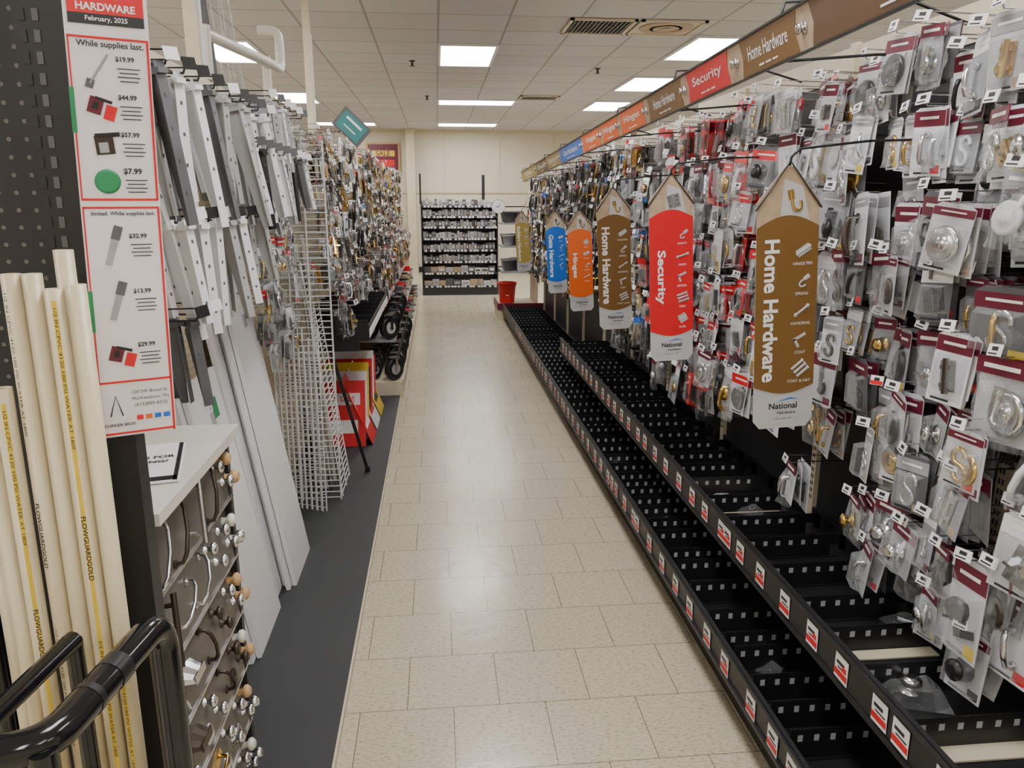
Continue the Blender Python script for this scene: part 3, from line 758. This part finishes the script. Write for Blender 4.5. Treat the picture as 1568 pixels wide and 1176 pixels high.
# flyer
b = MB()
W = .104
o = Vector((-.508,1.160,1.203))
side_v = Vector((.9,.40,0)).normalized()
segs = [(0,0.345,-0.03),(0.345,0.572,0.05),(0.572,0.90,-0.01)]
base = Vector((0,0,0))
items_txt = [['$32.99','$13.99','$29.99'],['$19.99','$44.99','$57.99','$7.99'],[]]
nrm = side_v.cross(Vector((0,0,1)))
for si,(a,c,t) in enumerate(segs):
    h = c-a; vdir = (Vector((0,0,1))+nrm*t+side_v*0.03).normalized()
    b.M = Matrix.Identity(4)
    for i in range(3):
        b.M[i][0]=side_v[i]; b.M[i][1]=vdir[i]; b.M[i][2]=side_v.cross(vdir)[i]; b.M[i][3]=(o+base)[i]
    b.box((W/2,h/2,-0.0006),(W,h+0.001,0.0008),PAPER)
    if si < 2:
        hh = h*.95 if si else h*.74; vb = h*.02 if si else h*.24
        for (x,y,sx,sy) in ((W*.5,vb,W*.96,.003),(W*.5,vb+hh,W*.96,.003),(W*.97,vb+hh/2,.003,hh),(W*.03,vb+hh/2,.002,hh)):
            b.box((x,y,0.0005),(sx,sy,0.0006),RED)
        if si == 0: b.box((W*.97,vb/2,.0005),(.003,vb,.0006),RED); b.box((W*.5,.004,.0005),(W*.96,.003,.0006),RED)
        b.text('limited. While supplies last.' if si==0 else 'While supplies last.',W*.52,vb+hh-.009,.0012,INK,width=W*.8,bold=.02)
        n = len(items_txt[si])
        for k,p in enumerate(items_txt[si]):
            vc = vb+(hh-.015)*(1-(k+.5)/n)
            b.text(p,W*.68,vc+.014,0.001,INK,width=.024,bold=.03)
            for q in range(4): b.box((W*.72,vc+.002-q*.0055,0.0008),(W*(.28-.05*(q%2)),.0013,.0004),INK)
            M0=b.M.copy(); b.M=M0@Matrix.Translation((W*.36,vc,0.001))@Matrix.Diagonal((1,1,.1,1))@Rl(-.3,'Z')
            if (si,k) in ((0,0),(0,1)): b.box((0,0,0),(.009,.056,.002),GREY); b.box((0,.02,.001),(.012,.02,.002),DGREY)
            elif (si,k)==(1,2): b.box((0,0,0),(.024,.026,.002),BRONZE,rz(.4)); b.box((0,.014,.001),(.032,.006,.002),BLACK,rz(.4)); b.box((0,-.004,.002),(.012,.014,.001),GREY,rz(.4))
            elif (si,k)==(1,3): b.lathe([(.017,0),(.017,.003),(.013,.004),(.012,.003)],(0,0,0),GREEN,20)
            elif (si,k)==(1,0): b.tube([(-.006,-.022,.002),(.006,.022,.002)],.0015,GREY); b.box((-.006,-.022,.002),(.01,.012,.002),DGREY)
            else: b.box((-.008,0,0),(.018,.022,.002),MAROON); b.box((.012,-.004,0),(.014,.02,.002),RED); b.box((-.008,0,.0015),(.008,.01,.001),BLACK); b.box((0,.010,.002),(.022,.004,.001),BLACK)
            b.M=M0
        b.box((W*.02,h*.55,.001),(.006,.06,.0006),GREEN)
    if si == 0:
        b.text('CURRIER BROS',W*.25,h*.05,0.001,INK,width=.042); b.text('120 SW Broad St.',W*.68,h*.19,.001,INK,width=.05,bold=0)
        b.text('Murfreesboro, TN',W*.68,h*.16,.001,INK,width=.05,bold=0); b.text('(615)893-4310',W*.68,h*.13,.001,INK,width=.045,bold=0)
        for q,mm in enumerate((RED,ORANGE,BLUE,BLUE)): b.box((W*(.52+.12*q),h*.075,.001),(.009,.007,.0005),mm)
        b.tube([(W*.14,h*.09,.001),(W*.22,h*.18,.001),(W*.30,h*.09,.001)],.001,INK,4)
    elif si == 2:
        b.box((W*.5,h*.05,.001),(W*.9,h*.040,.0006),INK); b.text('February, 2025',W*.5,h*.05,.0018,TXT,width=W*.5)
        b.box((W*.5,h*.166,.001),(W*.9,h*.19,.0006),RED); b.text('HARDWARE',W*.5,h*.098,.0018,TXT,width=W*.7,bold=.03)
    base = base+vdir*h
b.M = Matrix.Identity(4)
b.build('sale_flyer')

# knob display cabinet
b = MB(); CX0, CX1, CY0, CY1, CT = -.82,-.495,1.30,1.77,1.02
b.bb(CX0,CX1,1.25,1.27,.026,CT,BLACKM); b.bb(CX0,CX1,CY1-.02,CY1,.026,CT,BLACKM); b.bb(CX0,CX0+.02,1.25,CY1,.026,CT,BLACKM)
b.bb(CX0,CX1-.03,1.27,CY1-.02,.026,.12,BLACKM)
b.bb(-.83,-.472,1.249,1.785,CT,CT+.022,MARBLE)
b.bb(CX1-.03,CX1-.02,1.27,CY1-.02,.12,CT,BLACK)
nb = 6; bhh = (CT-.12)/nb; CY0 = 1.252
for i in range(nb):
    zb = CT-(i+1)*bhh
    b.M = frame((CX1-.014,(CY0+CY1)/2,zb),(0,1,0),(-.13,0,1))
    b.box((0,bhh/2,0.006),(CY1-CY0-.006,bhh*.97,.014),BOARDM)
    b.box((0,bhh*.015,0.014),(CY1-CY0-.006,.005,.004),CHROME)
    b.box((0,bhh*.97,0.010),(CY1-CY0-.006,.012,.012),INK)
    for k in range(5):
        uc = -.215+k*.098
        M0=b.M.copy()
        mt = R.choice([CHROME,CHROME,CHROME,BRONZE]) if i < 4 else R.choice([CHROME,BRASS,CHROME,BRONZE])
        L = (.060,.050,.042,.036,.034,.032)[i]
        kind = (['pull','pull','bar','pull'],['bar','pull','pull','knob'],['pull','cup','pull','knob'],['knob','cup','knob','pull'],['plate','plate','plate','knob'],['knob','cup','plate','knob'])[i][min(k,3)] if k < 4 else 'knob'
        b.M=M0@Matrix.Translation((uc,bhh*.5,.013))
        if kind == 'pull':
            b.M=b.M@Rl((-.35,-1.0,.5,.3,.3,.3)[i]+R.uniform(-.3,.3),'Z')
            b.tube([(0,L,0),(0,L*.98,.016),(0,L*.7,.024),(0,0,.028),(0,-L*.7,.024),(0,-L*.98,.016),(0,-L,0)],.0042,mt,8)
            b.lathe([(.009,0),(.009,.004)],(0,L,0),mt,10); b.lathe([(.009,0),(.009,.004)],(0,-L,0),mt,10)
        elif kind == 'bar':
            b.M=b.M@Rl(-.3,'Z')
            b.tube([(0,.066,.026),(0,-.066,.026)],.0058,mt,8)
            for q in (-.045,.045): b.tube([(0,q,0),(0,q,.026)],.0045,mt,8)
        elif kind == 'cup':
            for q in range(7):
                a0=pi*q/7; a1=pi*(q+1)/7
                b.add([(.04*math.cos(a0),.026*math.sin(a0),0),(.04*math.cos(a1),.026*math.sin(a1),0),(.030*math.cos(a1),.014*math.sin(a1)-.006,.024),(.030*math.cos(a0),.014*math.sin(a0)-.006,.024)],[(0,1,2,3)],mt,True)
            b.box((0,-.001,.023),(.06,.018,.003),mt)
        elif kind == 'plate':
            b.M=b.M@Rl(-1.2,'Z')
            b.box((0,0,.002),(.022,.09,.003),mt); b.tube([(0,.03,0),(0,.026,.022),(0,-.026,.022),(0,-.03,0)],.005,mt,8)
        else:
            for q,qq in ((-.02,.03),(.025,-.02)):
                b.lathe([(.011,0),(.011,.003),(.005,.006),(.006,.014),(.014,.018),(.015,.023),(.008,.028)],(q,qq,0),mt,14)
            if i > 2: b.lathe([(.024,0),(.024,.003),(.008,.008)],(-.03,-.04,0),mt,14)
        b.M=M0
    for q,mm in ((.205,WPVC if i%2 else WOOD),(.238,R.choice([WOOD,CHROME,WPVC]))):
        b.lathe([(.010,.012),(.008,.018),(.007,.024),(.015,.030),(.016,.037),(.009,.044)],(q,bhh*(.72 if q<.21 else .35),0),mm,14)
b.M = Matrix.Identity(4)
b.build('cabinet_knob_display')
b = MB(); b.M = frame((-.60,1.50,CT+.024),(1,0,0),(0,1,0)) @ Rl(.25,'Z')
b.box((0,0,.001),(.17,.25,.003),PAPER); b.box((0,-.105,.0032),(.16,.022,.001),BLACK); b.box((.078,0,.0032),(.008,.24,.001),BLACK); b.text('LOOKING FOR',0,.03,.004,INK,width=.14,bold=.03); b.text('SOMETHING?',0,0,.004,INK,width=.12,bold=.03)
b.box((-.04,-.05,.0032),(.05,.03,.001),BLUE); b.M=Matrix.Identity(4)
b.build('counter_notice_card')

def boards(name,y0,y1,zt,xb,xt,n,lab):
    b = MB()
    for k in range(n):
        off = k*.019
        o = Vector((xb-off,y0-(.035*k if k%2 else 0),.028)); v = Vector((xt-xb,0,zt-.028))
        b.M = frame(o,(0,1,0),v); h = v.length-.03*k
        b.box(((y1-y0)/2,h/2,-.008),(y1-y0,h,.0155),WBOARD)
        b.box(((y1-y0)/2,h/2,-.008),(y1-y0+.001,h+.001,.004),PAPER)
    b.M = frame((xb,y0,.028),(0,1,0),(xt-xb,0,zt-.028)); h=(Vector((xt-xb,0,zt-.028))).length
    if lab:
        w=y1-y0
        b.box((w*.62,h*.86,.0004),(w*.34,.13,.001),PAPER); b.box((w*.7,h*.87,.001),(w*.16,.07,.0006),GREEN); b.text('Shelving',w*.55,h*.9,.0014,INK,width=.05,rot=pi/2)
        for q in range(4): b.box((w*.5+q*.012,h*.84,.001),(.004,.05,.0006),INK)
    b.M=Matrix.Identity(4); b.build(name)
boards('white_shelf_board',2.93,3.27,1.29,-.60,-.80,4,True)
boards('white_shelf_board',2.42,2.76,.98,-.63,-.80,4,True)

# shelf brackets on hooks
b = MB(); hk2 = MB()
def bracket(b,L,h,mt):
    b.prism([(-.014,0),(.014,0),(.014+h*.1,-L*.15),(.012,-L),(-.004,-L),(-.014,-L*.1)],-.002,.002,mt)
    b.box((-.013,-L/2,0),(.003,L,.024),mt); b.box((0,-L*.06,0),(.05,.012,.022),mt)
    for q in (.2,.4,.6,.8): b.box((-.015,-L*q,0),(.002,.008,.005),DGREY)
for z,Ls,ya,yb,cols,nk in ((1.84,(.27,.38),1.85,3.0,[WBOARD,BGREY,WBOARD,BGREY,WBOARD,DGREY],5),(1.90,(.12,.25),2.95,3.72,[BLACK,DGREY,BGREY,WBOARD,CLEAR],4),(1.72,(.16,.28),2.7,3.72,[DGREY,BGREY,BLACK,SILVER,WBOARD],3),
                    (1.50,(.20,.30),1.95,2.85,[WBOARD,WBOARD,WBOARD,BGREY],4),(1.27,(.16,.22),1.90,2.15,[BLACK,DGREY],4)):
    y = ya
    while y < yb:
        hk2.tube([(XL,y,z),(-.58,y,z),(-.575,y,z+.015)],.003,BLACK,5)
        hk2.tube([(XL,y,z+.025),(-.57,y,z+.03)],.002,BLACK,4)
        hk2.M = frame((-.565,y,z+.022),(0,1,0),(-.2,0,1)) @ Rl(-.5,'Y'); hk2.box((0,0,0),(.042,.028,.0012),TAG if R.random()<.3 else BLACK); hk2.M=Matrix.Identity(4)
        mt = R.choice(cols)
        if R.random() < .92:
          for k in range(nk):
            b.M = frame((-.60-k*.042,y+R.uniform(-.02,.02),z+.004),(0,1,0),(R.uniform(-.20,.0),R.uniform(-.42,.0),1)) @ Rl(R.uniform(.6,1.6),'Y')
            bracket(b,R.uniform(*Ls),.3,mt if R.random()<.75 else R.choice(cols))
        y += R.uniform(.11,.16)
BR = b.build('hanging_shelf_brackets')
def pal_left(rng,y,z):
    metal = rng.choice([CHROME,BRASS,BRONZE,CHROME,BLACK,BRASS]); 
    if y < 4: style = rng.choice(['head','bag','bag','bag']); card = rng.choice([WHITE,GREY,DGREY])
    else: style = rng.choice(['head','slim','bag','bare','bare']); card = rng.choice([WHITE,GREY,TAN,BRONZE,BLACK,DGREY])
    head = rng.choice([WHITE,RED,GREY,YELLOW,BLACK,MAROON,BLUE,TAN] if y > 6 else [WHITE,GREY,RED,BLACK,GREY,DGREY])
    return card, head, metal, style
pk2, tg2 = MB(), MB()
for z in (1.90,1.77,1.64,1.51,1.38,1.25,1.12,.99,.86,.73,.6):
    y = 3.05 if z < 1.5 else 3.1
    if z < 1.2: y = 3.3
    if z < .9: y = 4.6
    while y < 12.3:
        sp = R.uniform(.07,.10)
        pre = y < 3.84
        lim = 0.6 if y < 6.1 else .8
        if z > lim and R.random()<(.8 if pre else .93) and not (3.72 < y < 3.95) and not (z < 1.05 and 4.25 < y < 6.1):
            L = R.uniform(.16,.24) if pre else (R.uniform(.26,.36) if z > 1.2 else R.uniform(.34,.46))
            hookrow(hk2,pk2,tg2,1,XL,L,y,z+R.uniform(-.04,.04),R,pal_left,sp*.95,R.uniform(.11,.16),y<5,2 if y<6 else 1,.6,clear=y<5)
        y += sp
PL = pk2.build('hanging_hardware_packages'); hk2.build('peg_hooks',PL); tg2.build('price_tags',PL)

# wire shelving panel
b = MB(); yg = 3.86; x0,x1 = -.82,-.53
b.M = frame((x0,yg,.028),(1,0,0),(0,-.0,1))
Wd = x1-x0; Hg = 1.80
for i in range(58): b.tube([(0,.012+i*.031,0),(Wd,.012+i*.031,0)],.0030,WBOARD,5)
for u in (0,Wd*.33,Wd*.66,Wd): b.tube([(u,0,.004),(u,Hg,.004)],.0045,WBOARD,6)
b.M = frame((-.53,3.90,.028),(0,1,0),(-.12,0,1))
for i in range(40): b.tube([(0,.012+i*.031,0),(.32,.012+i*.031,0)],.003,WBOARD,5)
for u in (0,.16,.32): b.tube([(u,0,.004),(u,1.24,.004)],.004,WBOARD,6)
b.M = Matrix.Identity(4)
for k in range(9):
    xx = -.82+.027*k
    b.M = frame((xx,3.80-.012*k,.028),(1,0,0),(-.02,.04,1))
    for u in (0,.020): b.tube([(u,0,0),(u,.84+.04*(k%3),0)],.0035,WBOARD,5)
    for i in range(24): b.tube([(0,.02+i*.034,0),(.02,.02+i*.034,0)],.002,WBOARD,4)
b.M = Matrix.Identity(4)
b.build('wire_shelf_panels')
b = MB()
for k in range(9):
    x=-.60-.02*(k%5); y=4.0+.03*k
    b.tube([(x,y,.028),(x-.10,y,1.3+.04*(k%3))],.011,WPVC if k%3 else CHROME,8)
b.build('closet_rods')

for (y) in (3.2,6.0):
    b = MB(); b.bb(XL-.045,XL+.005,y-.025,y+.025,2.0,CZ,CREAM); b.bb(XL-.06,XL+.02,y-.04,y+.04,CZ-.02,CZ-.001,CREAM)
    b.bb(XL+.005,XL+.012,y-.012,y+.012,2.05,2.7,TXT); b.build('utility_pole')
b = MB()
b.tube(smooth([(XL-.02,3.35,2.19),(XL+.12,3.9,2.17),(XL+.12,4.15,2.18),(XL+.12,4.15,2.36),(XL+.02,4.15,2.36)]),.022,WPVC,12)
b.tube([(XL-.02,3.35,2.02),(XL-.02,3.35,2.22)],.024,WPVC,12)
b.tube([(XL+.1,3.9,2.0),(XL+.1,3.9,2.2)],.02,WPVC,12)
b.build('pvc_trap_pipe')
b = MB()
for k in range(3): b.tube([(XL-.02+.03*k,3.45+.09*k,2.0),(XL-.05+.02*k,3.40+.07*k,2.62)],.018,CLEAR if k else DGREY,12)
b.build('clear_tubing')

b = MB(); b.M = frame((-.55,5.45,2.03),(1,-.2,0),(0,0,1)) @ Rl(-.75,'Z')
b.box((0,0,0),(.23,.15,.006),DGREY); b.box((0,0,.004),(.19,.12,.003),TEAL); b.box((0,.03,.006),(.13,.015,.001),TXT); b.box((0,-.02,.006),(.1,.008,.001),TXT)
b.M = Matrix.Identity(4); b.tube([(XL,5.5,1.98),(-.7,5.48,2.0),(-.56,5.46,2.0)],.004,BLACK); b.build('aisle_flag_sign')

b = MB()
zz=.80
for k in range(8):
    y=4.35+k*.2
    b.bb(-.80,-.40,y,y+.004,zz,zz+.10,BLACK)
b.bb(-.86,-.40,4.35,5.95,zz-.01,zz,BLACKM); b.bb(-.40,-.392,4.35,5.95,zz-.01,zz+.07,BLACKM); b.bb(-.392,-.389,4.35,5.95,zz+.0,zz+.045,TAG)
b.bb(-.86,-.40,4.347,4.35,zz,zz+.10,BLACK)
for y in (4.36,5.9): b.bb(XL,-.45,y,y+.004,zz-.08,zz,BLACKM)
b.build('shelf_bin_tray')
b = MB()
cols=[RED,WHITE,YELLOW,BLACK,RED,WHITE,RED]
for k in range(7):
    y=4.75+k*.14
    b.M = frame((-.80,y,.03),(1,.0,0),(0,.28,1))
    w=.32; h=.42+.03*(k%3)
    b.box((w/2,h/2,0),(w,h,.003),cols[k]); b.box((w/2,h*.72,.002),(w*.8,h*.18,.001),WHITE if cols[k]!=WHITE else RED)
    b.text('FOR SALE',w/2,h*.72,.003,RED if cols[k]!=WHITE else TXT,width=w*.6)
    b.box((w/2,h*.3,.002),(w*.7,h*.2,.001),TXT)
b.M = frame((-.44,4.72,.03),(0,1,0),(-.42,0,1))
for k,(c,c2) in enumerate(((RED,TXT),(WHITE,RED),(YELLOW,BLACK))):
    M0=b.M.copy(); b.M=M0@Matrix.Translation((.06+k*.33,0,.004*k)); b.box((.15,.23,0),(.3,.46,.003),c); b.box((.15,.3,.002),(.24,.13,.001),c2); b.box((.15,.12,.002),(.2,.05,.001),c2); b.M=M0
b.M=Matrix.Identity(4); b.build('yard_signs')
b = MB(); b.tube([(-.43,4.28,.04),(-.60,4.30,.72)],.010,BLACK,10); b.lathe([(.016,0),(.013,.03)],(-.43,4.28,.028),BLACK,10)
b.tube([(-.60,4.30,.72),(-.61,4.30,.76),(-.60,4.28,.78),(-.58,4.24,.77)],.011,BLACK,10); b.build('walking_cane')
b = MB()
def wheel(x,y,z,r,hub):
    b.M = Matrix.Translation((x,y,z+r+.002)) @ Rl(-.75,'Z')
    b.lathe([(r*.55,-.02),(r*.95,-.022),(r,-.012),(r,.012),(r*.95,.022),(r*.55,.02),(r*.5,.008),(r*.15,.024)],(0,0,0),BLACK,20,'x')
    b.lathe([(r*.5,-.023),(r*.5,.0235)],(0,0,0),hub,14,'x')
    b.box((.032,0,r*.45),(.004,.03,r*1.2),CHROME); b.box((-.032,0,r*.45),(.004,.03,r*1.2),CHROME); b.box((0,0,r*1.06),(.07,.07,.006),CHROME)
    b.M = Matrix.Identity(4)
for z,ya,xf in ((.13,6.18,-.37),(.40,6.55,-.42)):
    y = ya
    while y < 8.6:
        r = R.uniform(.08,.105); wheel(xf,y,z,r,R.choice([GREY,CHROME,SILVER,SILVER])); wheel(xf-.17,y+.03,z,r*.9,GREY); y += 2*r+.03
for z,ya,yb in ((.13,8.7,12.2),(.40,8.7,12.2),(.72,6.3,12.2),(.98,7.3,12.2),(1.2,8.3,12.2)):
    for row in (0,1):
      y=ya
      while y<yb:
        t=R.random()
        xf={.13:-.38,.40:-.45,.72:-.50,.98:-.53,1.2:-.57}[z]-row*.16
        if t<.45:
            r=R.uniform(.05,.07); h=R.uniform(.06,.16); b.lathe([(r,0),(r,.01),(r*.5,.015),(r*.5,h-.015),(r,h-.01),(r,h)],(xf,y,z+.002),R.choice([RED,BLACK,DGREY,BLACK]),14); b.lathe([(r*.85,.015),(r*.85,h-.015)],(xf,y,z+.002),R.choice([CHROME,BRASS,GREY]),14); y+=2*r+.01
        else:
            w=R.uniform(.06,.14); h=R.uniform(.08,.19); c=R.choice([WHITE,RED,GREY,TAN,BLACK,DGREY,BRONZE,BLACK]); b.bb(xf-.06,xf+.03,y-w/2,y+w/2,z+.001,z+h,c); b.bb(xf+.03,xf+.032,y-w*.4,y+w*.4,z+h*.4,z+h*.8,R.choice([WHITE,RED,BLACK])); y+=w+.01
b.build('caster_wheels_and_boxed_goods',GL)

# ------------------------------------------------------------------ world + camera
w = bpy.data.worlds.new('World'); scene.world = w; w.use_nodes = True
w.node_tree.nodes['Background'].inputs[0].default_value = (0.9,0.92,1,1); w.node_tree.nodes['Background'].inputs[1].default_value = 0.3
cam = bpy.data.cameras.new('camera'); co = bpy.data.objects.new('camera',cam); scene.collection.objects.link(co)
cam.sensor_width = 36; cam.lens = 27.05; cam.clip_start = 0.02
co.location = (0,0,1.55); co.rotation_euler = (math.radians(90-13.37),0,math.radians(-5.47))
scene.camera = co
